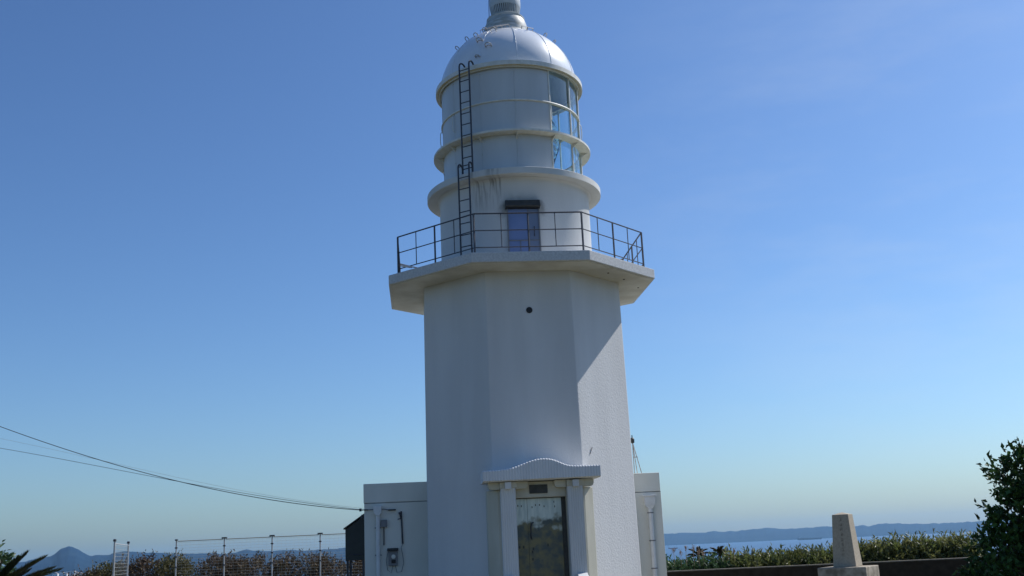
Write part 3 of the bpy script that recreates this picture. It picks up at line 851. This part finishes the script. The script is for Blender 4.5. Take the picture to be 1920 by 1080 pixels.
# corner bracket for the overhead wires
cbk = MB(); cbk.tube([FL(-3.50, .02, 2.53), FL(-3.64, .08, 2.53)], .012, 6); cbk.tube([FL(-3.66, .08, 2.50), FL(-3.66, .08, 2.56)], .026, 8); 
MB().tube([FL(-3.58, -.2, 2.42), FL(-3.64, -.2, 2.42), FL(-3.64, -.2, 2.36)], .026, 8).build('insulator', M['iron'], AX)
cbk.build('wire_bracket', M['iron'], AX)
def FRo(s_, o_, z_): return F0(s_ + 1.095, o_, z_)
dq = MB(); dq.tube([FRo(1.60, .062, 2.30), FRo(1.60, .062, .05)], .050, 12)
dqo = dq.build('downpipe', M['pipe_white'], AX, smooth=True)
hp = MB()
hp.fbox(FRo, 1.46, 1.74, .003, .14, 2.565, 2.60)
hp.add([FRo(*q) for q in [(1.48, .003, 2.564), (1.72, .003, 2.564), (1.72, .125, 2.564), (1.48, .125, 2.564), (1.49, .003, 2.38), (1.71, .003, 2.38), (1.71, .12, 2.38), (1.49, .12, 2.38), (1.56, .02, 2.29), (1.64, .02, 2.29), (1.64, .11, 2.29), (1.56, .11, 2.29)]],
       [(0, 1, 2, 3)] + [(a, (a + 1) % 4, (a + 1) % 4 + 4, a + 4) for a in range(4)] + [(a + 4, (a + 1) % 4 + 4, (a + 1) % 4 + 8, a + 8) for a in range(4)])
hp.build('hopper', M['pipe_white'], dqo, bevel=.006)
for z in (2.21, 1.61, 1.02, .5):
    MB().tube([FRo(1.53, .062, z), FRo(1.67, .062, z)], .012, 6).build('bracket', M['grey_box'], dqo)
    MB().lathe([(.053, z - .012), (.056, z), (.053, z + .012)], 12, cx=FRo(1.6, .062, z).x, cy=FRo(1.6, .062, z).y).build('clamp', M['grey_box'], dqo)

# tripod on the annex roof
TL = Vector((2.46, .25, 3.085))
TRI = thing('roof_tripod', 'slim metal tripod with a dark head standing on the annex roof', 'tripod', TL)
tm = MB()
tp_ = TL + Vector((-.055, 0, .70))
for dx, dy in ((-.06, -.05), (.10, -.02), (.02, .12)):
    tm.tube([tp_, TL + Vector((dx, dy, 0))], .010, 6)
tm.tube([TL + Vector((-.055, -.03, .36)), TL + Vector((.035, -.01, .36)), TL + Vector((-.01, .06, .36)), TL + Vector((-.055, -.03, .36))], .008, 6)
tm.build('leg', M['loop'], TRI)
MB().lathe([(0, tp_.z - .04), (.045, tp_.z - .02), (.05, tp_.z + .05), (.03, tp_.z + .09), (.012, tp_.z + .10), (.012, tp_.z + .15), (0, tp_.z + .15)], 12, cx=tp_.x, cy=tp_.y).build('head', M['shed'], TRI, smooth=True)

# dark cabinet beside the annex
CL = Vector((-4.0, 1.2, 0))
CB = thing('utility_cabinet', 'dark sloping topped cabinet on legs left of the annex wall', 'cabinet', CL)
cbm = MB(); cbm.extrude([(-4.20, .95, 1.47), (-3.745, .95, 1.47), (-3.745, .95, 2.47), (-4.20, .95, 2.17)], (0, .55, 0)); cbm.build('body', M['shed'], CB, bevel=.008)
MB().extrude([(-4.235, .90, 2.165), (-3.742, .90, 2.49), (-3.742, .90, 2.515), (-4.235, .90, 2.19)], (0, .65, 0)).build('roof', M['iron'], CB)
for x, y in ((-4.16, 1.0), (-4.16, 1.45), (-3.80, 1.0), (-3.80, 1.45)):
    MB().box((x - .022, y - .022, 0), (x + .022, y + .022, 1.47)).build('leg', M['iron'], CB)
MB().tube([(-4.1, .94, 1.60), (-3.78, .94, 1.60)], .012, 6).build('door_bar', M['iron'], CB)

# overhead wires
def wire(name, label, pts, ext, m, r):
    # pts: (x, z) samples in the plane of the annex front, running left
    xs = np.array([q[0] for q in pts]); zs = np.array([q[1] for q in pts])
    c = np.polyfit(xs, zs, 3 if len(pts) > 5 else 2)
    xx = np.linspace(xs[-1], ext, 60)
    P = [(x, -.42, float(np.polyval(c, x))) for x in xx]
    L = Vector(P[0])
    mb = MB(); mb.tube(P, r, 6)
    o = bpy.data.objects.new(name, None)
    me = mb.build(name, m, None)
    return tag(me, label, 'wire', 'overhead wires running to the annex')
wire('overhead_wire', 'thick black overhead wire, highest at the left edge, running to the annex corner', [(-11.619, 4.701), (-10.311, 4.218), (-9.445, 3.875), (-8.020, 3.451), (-6.257, 2.970), (-4.977, 2.730), (-3.588, 2.521)], -15, M['wire'], .0075)
wire('overhead_wire', 'thin grey overhead wire, lowest at the left edge, running to the annex corner', [(-11.587, 4.229), (-10.212, 3.921), (-8.964, 3.633), (-6.843, 3.157), (-5.675, 2.898), (-4.513, 2.676), (-3.588, 2.538)], -15, M['wire2'], .0050)
wire('overhead_wire', 'very faint thin overhead wire between the black and the grey wire at the left edge', [(-11.602, 4.441), (-10.401, 4.140), (-9.207, 3.818), (-8.022, 3.509), (-6.610, 3.169), (-5.442, 2.877), (-3.564, 2.565)], -15, M['fence_wire'], .0022)

# ------------------------------------------------------------------ fence on the left
def fence_panel(a, b, z1, pitch=.10, rw=.0028):
    a = Vector(a); b = Vector(b); d = b - a
    mb = MB(); n = int((z1 - a.z - .08) / pitch)
    for k in range(n + 1):
        z = z1 - .05 - k * pitch
        q0 = Vector((a.x, a.y, z)); q1 = Vector((b.x, b.y, z))
        mb.tube([q0, q1], rw, 4)
    nv = int(d.length / .14)
    for k in range(1, nv):
        q = a + d * k / nv
        mb.tube([(q.x, q.y, a.z + .05), (q.x, q.y, z1 - .04)], .0015, 4)
    return mb
FN = thing('mesh_fence', 'long pale wire mesh fence with four grey posts in front of brown bushes', 'fence', (-10, 16, 0))
px = [-12.92, -11.16, -9.41, -7.65, -5.9, -4.15]
for i in range(6):
    po = MB().tube([(px[i], 16, .0), (px[i], 16, 2.38)], .027, 10).build('post', M['fence_post'], FN, smooth=True)
    c = MB(); c.box((px[i] - (.09 if i else .045), 15.95, 2.38), (px[i] + (.09 if i else .045), 16.05, 2.43)); c.build('cap', M['iron'], po)
    for z in (2.10, 1.78, 1.42):
        MB().box((px[i] - .043, 15.96, z), (px[i] + .043, 16.04, z + .045)).build('clamp', M['iron'], po)
for i in range(5):
    p_ = fence_panel((px[i] + .05, 16, .1), (px[i + 1] - .05, 16, .1), 2.36).build('mesh_panel', M['fence_wire'], FN)
    MB().tube([(px[i] + .05, 16, 2.36), (px[i + 1] - .05, 16, 2.36)], .017, 6).build('top_rail', M['fence_wire'], p_)
FG = thing('mesh_fence', 'short pale wire mesh fence panel seen edge on, left of the opening', 'fence', (-14.4, 14.8, 0))
for i, (x, y) in enumerate(((-13.86, 12.5), (-15.05, 17))):
    po = MB().tube([(x, y, 0), (x, y, 2.38)], .032, 10).build('post', M['fence_post'], FG, smooth=True)
    MB().lathe([(.0, 2.46), (.05, 2.45), (.058, 2.38), (.0, 2.38)][::-1], 12, cx=x, cy=y).build('cap', M['iron'], po)
pp = fence_panel((-13.88, 12.56, .1), (-15.03, 16.94, .1), 2.30, pitch=.12, rw=.0042).build('mesh_panel', M['fence_wire'], FG)
MB().tube([(-13.88, 12.56, 2.31), (-15.03, 16.94, 2.31)], .016, 6).build('top_rail', M['fence_post'], pp)

# ------------------------------------------------------------------ low wall on the right, monument
WL = thing('low_wall', 'long dark low wall with a pale coping in front of the green hedge', 'wall', (9, 8, 0))
MB().box((2.6, 8, 0), (20, 8.22, .70)).build('wall_face', M['wall'], WL)
cp = MB()
x = 2.58
while x < 20:
    cp.box((x, 7.985, .702), (x + 1.79, 8.24, .735)); x += 1.8
cp.build('coping', M['cap'], WL, bevel=.006)

ML = Vector((5.72, -4, 0))
MN = thing('stone_monument', 'tapered stone obelisk on a square plinth in front of the low wall', 'monument', ML)
def rotbox(mb, c, w0, w1, z0, z1, ang, off=0):
    ca, sa = math.cos(ang), math.sin(ang)
    def q(a, b, z): return (c[0] + a * ca - b * sa, c[1] + a * sa + b * ca, z)
    P = [q(a * w0, b * w0, z0) for a, b in ((-1, -1), (1, -1), (1, 1), (-1, 1))] + [q(a * w1 + off, b * w1, z1) for a, b in ((-1, -1), (1, -1), (1, 1), (-1, 1))]
    mb.add(P, [(0, 3, 2, 1), (4, 5, 6, 7), (0, 1, 5, 4), (1, 2, 6, 5), (2, 3, 7, 6), (3, 0, 4, 7)])
    return q
ANG = R(-32)
ob = MB()
q = rotbox(ob, (5.70, -4), .205, .145, 1.0, 1.915, ANG)
ob.f.pop(1)
b0 = len(ob.v); ob.v.append((5.70, -4, 1.955)); ob.f += [(4, 5, b0), (5, 6, b0), (6, 7, b0), (7, 4, b0)]
ob.build('obelisk', M['granite'], MN, bevel=.004)
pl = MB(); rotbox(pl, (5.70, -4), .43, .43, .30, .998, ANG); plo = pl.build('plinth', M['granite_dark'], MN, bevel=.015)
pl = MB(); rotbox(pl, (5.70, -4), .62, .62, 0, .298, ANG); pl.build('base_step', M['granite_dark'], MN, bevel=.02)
ins = MB()
rs = random.Random(11)
ca, sa = math.cos(ANG), math.sin(ANG)
for k in range(8):
    zc = 1.83 - k * .088
    for j in range(5):
        t = (1.915 - zc) / .915; hw = .145 + .06 * t + .0035
        if rs.random() < .5:
            a0, a1, zz0, zz1 = -.022, .022, zc - .03 + j * .014, zc - .03 + j * .014 + .005
        else:
            a0 = rs.uniform(-.02, .016); a1 = a0 + .005; zz0, zz1 = zc - .028, zc + rs.uniform(0, .028)
        P = []
        for zz in (zz0, zz1):
            t = (1.915 - zz) / .915; hw = .145 + .06 * t
            for a_, b_ in ((a0, -hw - .0025), (a1, -hw - .0025), (a1, -hw + .004), (a0, -hw + .004)):
                P.append((5.70 + (a_ - .0) * ca - b_ * sa, -4 + a_ * sa + b_ * ca, zz))
        ins.add(P, [(0, 3, 2, 1), (4, 5, 6, 7), (0, 1, 5, 4), (1, 2, 6, 5), (2, 3, 7, 6), (3, 0, 4, 7)])
ins.build('inscription', M['carved'], MN)

# ------------------------------------------------------------------ vegetation
def leaves_object(name, C, Dv, Nv, length, width, m, parent, fold=.25):
    """one mesh of folded pointed leaves: C base points, Dv directions, Nv rough normals"""
    C = np.asarray(C, float); Dv = np.asarray(Dv, float); Nv = np.asarray(Nv, float)
    Dv /= np.linalg.norm(Dv, axis=1, keepdims=True) + 1e-9
    W = np.cross(Dv, Nv); W /= np.linalg.norm(W, axis=1, keepdims=True) + 1e-9
    N2 = np.cross(W, Dv)
    L = np.broadcast_to(np.asarray(length), (len(C),))[:, None]; w = np.broadcast_to(np.asarray(width), (len(C),))[:, None]
    v0 = C
    v1 = C + Dv * L * .42 + W * w * .5 + N2 * w * fold
    v2 = C + Dv * L + N2 * (-L * .08)
    v3 = C + Dv * L * .42 - W * w * .5 + N2 * w * fold
    V = np.stack([v0, v1, v2, v3], 1).reshape(-1, 3)
    pl_ = wloc(parent)
    V = V - np.array([pl_.x, pl_.y, pl_.z])
    n = len(C)
    idx = np.arange(n)[:, None] * 4
    F = np.concatenate([idx + np.array([[0, 1, 2]]), idx + np.array([[0, 2, 3]])], 1).reshape(-1)
    me = bpy.data.meshes.new(name)
    me.vertices.add(len(V)); me.vertices.foreach_set('co', V.ravel())
    me.loops.add(len(F)); me.loops.foreach_set('vertex_index', F.astype(np.int32))
    me.polygons.add(2 * n); me.polygons.foreach_set('loop_start', np.arange(0, 6 * n, 3, dtype=np.int32))
    me.update(calc_edges=True); me.validate()
    me.materials.append(m)
    o = bpy.data.objects.new(name, me); COL.objects.link(o); o.parent = parent
    return o

def unit(rng, n):
    v = rng.normal(size=(n, 3)); return v / np.linalg.norm(v, axis=1, keepdims=True)

def crown_leaves(rng, blobs, dens, twig_len, per, upbias=.3):
    """twigs spring from inside ellipsoid blobs; each carries a spray of leaves"""
    C = []; Dd = []; tw = []
    for (cx, cy, cz, rx, ry, rz) in blobs:
        nt = max(6, int(dens * (rx * ry + ry * rz + rx * rz)))
        u = unit(rng, nt)
        rad = rng.uniform(.45, 1.0, nt)[:, None] ** .6
        P = np.array([cx, cy, cz]) + u * rad * np.array([rx, ry, rz])
        d = u + unit(rng, nt) * .6 + np.array([0, 0, upbias])
        d /= np.linalg.norm(d, axis=1, keepdims=True)
        tl = twig_len * rng.uniform(.5, 1.4, nt)
        for k in range(per):
            f = (k + rng.uniform(0, 1, nt)) / per
            C.append(P + d * (tl * f)[:, None])
            Dd.append(d * .7 + unit(rng, nt) * .8)
        tw.append((P, d, tl))
    return np.concatenate(C), np.concatenate(Dd), tw

def shrub(name, label, cat, base, blobs, m, dens, leaf, twig, per, seed, group=None, width=.5, up=.3, shoots=0, shoot_h=.4, shoot_m=None, trunk_r=.03, twigs=False):
    rng = np.random.default_rng(seed)
    t = thing(name, label, cat, base, group)
    C, Dd, tw = crown_leaves(rng, blobs, dens, twig, per, up)
    if shoots:
        Cs = []; Ds = []
        for _ in range(shoots):
            b = blobs[rng.integers(len(blobs))]
            a = rng.uniform(0, 2 * PI); rr = math.sqrt(rng.uniform(0, 1)) * .9
            x = b[0] + b[3] * rr * math.cos(a); y = b[1] + b[4] * rr * math.sin(a)
            z = b[2] + b[5] * math.sqrt(max(0, 1 - rr * rr)) * .85
            h = shoot_h * (.25 + 1.35 * rng.uniform(0, 1) ** 2); ln = np.array([rng.normal() * .22, rng.normal() * .22, 1])
            nl = 9
            for k in range(nl):
                Cs.append([x + ln[0] * h * k / nl, y + ln[1] * h * k / nl, z + h * k / nl])
                g = rng.normal(size=3) * .75; g[2] = abs(g[2]) * .6 + .55
                Ds.append(g)
        C = np.concatenate([C, np.array(Cs)]); Dd = np.concatenate([Dd, np.array(Ds)])
    L = leaf * rng.uniform(.6, 1.3, len(C))
    leaves_object('foliage', C, Dd, unit(rng, len(C)), L, L * width, m, t)
    st = MB(); bx, by, bz = base
    for b in blobs:
        mid_ = Vector(((bx + b[0]) / 2 + rng.normal() * .05, (by + b[1]) / 2 + rng.normal() * .05, bz + (b[2] - bz) * .55))
        e = Vector((b[0], b[1], b[2]))
        st.tube([(bx + rng.normal() * .03, by + rng.normal() * .03, bz - .05), mid_, e], trunk_r, 6, trunk_r * .4)
        for _ in range(5):
            u = unit(rng, 1)[0]
            st.tube([e.lerp(mid_, .4), (b[0] + u[0] * b[3] * .8, b[1] + u[1] * b[4] * .8, b[2] + abs(u[2]) * b[5] * .8)], trunk_r * .35, 5, trunk_r * .12)
    st.build('trunk' if cat == 'tree' else 'stem', M['bark'], t)
    return t

# hedge shrubs behind the wall, left to right
hedge = [
    (4.35, 'glossy green shrub behind the wall, directly right of the cream building', 'leaf_green', .90, .13, 8),
    (5.35, 'glossy green shrub behind the wall, below the two dark palm heads', 'leaf_green', .94, .13, 10),
    (6.35, 'olive shrub behind the wall with pale tips, next right of the glossy green shrubs', 'leaf_olive', .97, .15, 60),
    (7.35, 'olive shrub behind the wall, standing below the dark cargo ship', 'leaf_olive', 1.00, .15, 70),
    (8.35, 'olive shrub with a dark spiky top, directly left of the stone monument', 'leaf_olive', 1.03, .15, 70),
    (9.45, 'dense olive green shrub behind the wall, directly right of the stone monument', 'leaf_olive', 1.06, .15, 70),
    (10.5, 'tall tipped olive green shrub midway between monument and dark tree', 'leaf_olive', 1.17, .15, 60),
    (11.55, 'bushy olive green shrub behind the wall, touching the dark tree from the left', 'leaf_olive', 1.22, .15, 60),
    (12.7, 'olive green shrub behind the wall, mostly hidden by the dark tree', 'leaf_olive', 1.25, .15, 40),
]
for i, (x, lab, mk, top, lf_, sh) in enumerate(hedge):
    rng = np.random.default_rng(50 + i)
    bl_ = [(x + rng.uniform(-.1, .1), 9.2, top * .52, .62, .6, top * .46), (x - .35, 9.0 + rng.uniform(0, .3), top * .5, .38, .5, top * rng.uniform(.40, .46)), (x + .35, 9.1, top * .5, .40, .5, top * rng.uniform(.38, .48)), (x, 8.75, top * .45, .55, .35, top * .42)]
    shrub('hedge_shrub', lab, 'shrub', (x, 9.2, 0), bl_, M[mk], 330, lf_, .22, 5, 100 + i, 'shrubs behind the low wall', width=.30 if mk == 'leaf_olive' else .42,
          up=.7, shoots=int(sh * 1.6), shoot_h=rng.uniform(.26, .46), trunk_r=.02)
# dry flower stalks
dry0 = None
for i, (x, z) in enumerate([(4.22, 1.36), (4.42, 1.30), (4.58, 1.42), (4.80, 1.40), (4.95, 1.30), (5.08, 1.24), (6.0, 1.27)]):
    t = thing('dry_stalk', 'thin dry stalk with pinkish seed head above the hedge, %s' % ['leftmost, beside the cream building', 'second from the left', 'third from the left', 'fourth of seven from the left', 'third from the right', 'second from the right', 'rightmost, apart from the others'][i], 'dry flower', (x, 8.7, .3), 'dry stalks above the green shrubs')
    rng = np.random.default_rng(i)
    MB().tube([(x, 8.7, .3), (x + .02, 8.7, z)], .006, 5).build('stem', M['dry'], t)
    n = 60
    Cc = np.array([x + .02, 8.7, z - .06]) + unit(rng, n) * rng.uniform(0, .07, n)[:, None] * np.array([1, 1, 1.5])
    leaves_object('seed_head', Cc, unit(rng, n), unit(rng, n), .035, .02, M['dry'], t)

# palm-like plants (fronds as part meshes)
def frond(mb_c, mb_d, mb_l, base, d0, length, droop, rng, leaflet=.1, n=34, vee=.5, spread=.62):
    base = np.array(base, float); d = np.array(d0, float); d /= np.linalg.norm(d)
    side = np.cross(d, [0, 0, 1.0]); side /= np.linalg.norm(side) + 1e-9
    pts = []; p_ = base.copy(); dd = d.copy()
    for k in range(n):
        pts.append(p_.copy()); t = k / n
        p_ = p_ + dd * length / n
        dd = dd + np.array([0, 0, -droop / n]); dd /= np.linalg.norm(dd)
        if t > .12:
            upv = np.cross(side, dd)
            Lf = leaflet * (math.sin(PI * min(1, (t - .1) / .9) ** .8) * .6 + .45)
            for s_ in (-1, 1):
                for j in range(2):
                    q = pts[-1] + dd * length / n * j * .5
                    mb_c.append(q); mb_d.append(side * s_ * spread + upv * vee + dd * .85 + rng.normal(size=3) * .06); mb_l.append(Lf)
    return pts
def palm(name, label, base, crown, nf, length, leaflet, droop, seed, special=(), width=.16, tr=.12, m='leaf_cycad', n=34, spread=.62, vee=.5):
    rng = np.random.default_rng(seed)
    t = thing(name, label, 'palm', base)
    ts = MB(); ts.tube([(base[0], base[1], base[2] - .05), ((base[0] + crown[0]) / 2, base[1], (base[2] + crown[2]) / 2), crown], tr, 10, tr * .8); ts.build('trunk', M['bark'], t, smooth=True)
    dirs = list(special)
    for k in range(nf):
        a = 2.399 * k; e = .15 + 1.1 * (k / nf)
        dirs.append(((math.cos(a) * math.cos(e), math.sin(a) * math.cos(e), math.sin(e)), length * rng.uniform(.8, 1.1)))
    for d0, ln in dirs:
        C = []; Dd = []; Lf = []
        pts = frond(C, Dd, Lf, crown, d0, ln, droop, rng, leaflet, n, vee, spread)
        fo = leaves_object('frond', C, Dd, np.tile([[0, 0, 1.0]], (len(C), 1)) + rng.normal(size=(len(C), 3)) * .2, Lf, np.array(Lf) * width, M[m], t)
        MB().tube(pts[::4] + [pts[-1]], .008, 5, .003).build('midrib', M[m], fo)
    return t
palm('small_palm', 'dark spiky palm head rising above the hedge near the cream building', (5.15, 9.9, 0), (5.13, 9.9, 1.07), 12, .36, .12, .9, 21, tr=.06, width=.2)
palm('small_palm', 'dark spiky palm head above the hedge, right of its twin palm', (5.80, 10.0, 0), (5.80, 10.0, 1.09), 12, .36, .12, .9, 22, tr=.06, width=.2)
cyc_c = (-5.50, -13.0, 1.20)
def toward(tx, tz, dy=0): 
    v = np.array([tx - cyc_c[0], dy, tz - cyc_c[2]]); return tuple(v)
sp = [(toward(-5.10, 1.88), .72), (toward(-5.05, 1.70, .3), .70), (toward(-4.86, 1.90, -.1), .86), (toward(-4.80, 1.78, .15), .84), (toward(-4.72, 1.64, -.2), .88), (toward(-4.86, 1.66, .35), .78), (toward(-4.72, 1.48), .82), (toward(-4.92, 1.78, .25), .78), (toward(-4.80, 1.60, -.35), .80), (toward(-4.98, 1.80, -.2), .66), (toward(-4.84, 1.52, .1), .70)]
palm('sago_palm', 'dark sago palm with feathery upright fronds at the lower left edge', (-5.52, -13, 0), cyc_c, 24, .62, .115, .5, 23, special=sp, tr=.15, n=64, spread=.46, vee=.5, width=.11)

# leafy bush at the far left edge
shrub('evergreen_shrub', 'small dark green leafy shrub at the left edge behind the sago palm', 'shrub', (-6.15, -12, 0),
      [(-6.02, -12, 1.60, .28, .3, .26), (-6.15, -12, 1.2, .45, .45, .45), (-5.98, -12.1, 1.33, .26, .3, .25)], M['leaf_green'], 900, .055, .10, 6, 31, width=.5)

# brown bushes behind the mesh fence
bush = [
    (-17.1, 1.38, .9, 'leaf_brown', 'low reddish brown bush at the foot of the mountain, leftmost beyond the fence'),
    (-16.3, 1.72, .75, 'leaf_yellow', 'yellow green bush just left of the short fence panel'),
    (-15.0, 1.98, .95, 'leaf_brown', 'tall dark brown bush directly right of the short fence panel'),
    (-13.7, 1.88, .85, 'leaf_yellow', 'mixed brown and olive bush standing in the opening of the fence'),
    (-12.3, 1.82, .95, 'leaf_brown', 'rounded brown bush behind the first mesh panel right of the opening'),
    (-10.8, 1.68, .9, 'leaf_brown', 'brown bush behind the second mesh panel right of the opening'),
    (-9.4, 1.74, .85, 'leaf_brown', 'brown bush with spiky tips behind the third mesh panel right of the opening'),
    (-8.1, 1.66, .8, 'leaf_brown', 'thin twiggy brown bush left of the dark cabinet'),
    (-6.8, 1.50, .8, 'leaf_brown', 'low reddish brown bush visible below the dark cabinet'),
    (-5.4, 1.45, .8, 'leaf_brown', 'low brown bush hidden behind the annex corner'),
]
for i, (x, top, w, mk, lab) in enumerate(bush):
    rng = np.random.default_rng(70 + i)
    y = 18.6 + rng.uniform(-.3, .4)
    bl_ = [(x, y, top * .5, w * .7, .8, top * .44)] + [(x + rng.uniform(-w, w) * .8, y + rng.uniform(-.4, .4), top * rng.uniform(.5, .62), w * .42, .5, top * rng.uniform(.25, .34)) for _ in range(4)]
    shrub('brown_bush', lab, 'bush', (x, y, 0), bl_, M[mk], 150, .11, .28, 6, 200 + i, 'bushes beyond the mesh fence', width=.42, up=.8, shoots=24, shoot_h=.38, trunk_r=.03)

# dark tree at the right edge
shrub('leafy_tree', 'dark leafy broadleaf tree filling the lower right edge in front of the low wall', 'tree', (5.75, -12, 0),
      [(5.60, -12, 2.08, .25, .3, .40), (5.95, -12.1, 2.2, .36, .4, .5), (5.32, -12, 2.02, .17, .25, .27), (5.24, -12.1, 1.72, .19, .3, .20), (5.58, -12, 1.60, .42, .45, .42), (5.14, -12.0, 1.50, .15, .25, .14),
       (6.1, -12, 1.5, .6, .6, .6), (5.08, -12.1, 1.27, .26, .35, .20), (5.5, -12, 1.0, .62, .6, .42), (4.82, -12.2, 1.10, .16, .3, .13), (4.70, -12.3, .92, .2, .3, .16), (6.2, -12, .7, .8, .8, .6)],
      M['leaf_dark'], 520, .072, .16, 7, 41, width=.52, up=.45, trunk_r=.04)

# ------------------------------------------------------------------ haze
hz = MB().box((-16000, -600, -41), (16000, 13200, 175)).build('haze', bpy.data.materials.new('haze_air'))
tag(hz, kind='stuff')
hm = hz.data.materials[0]; hm.use_nodes = True
n, l = hm.node_tree.nodes, hm.node_tree.links
n.remove(n['Principled BSDF'])
pvn = n.new('ShaderNodeVolumePrincipled')
pvn.inputs['Color'].default_value = (.36, .66, 1.0, 1)
pvn.inputs['Density'].default_value = 5.2e-5
pvn.inputs['Anisotropy'].default_value = .2
l.new(pvn.outputs[0], n['Material Output'].inputs['Volume'])
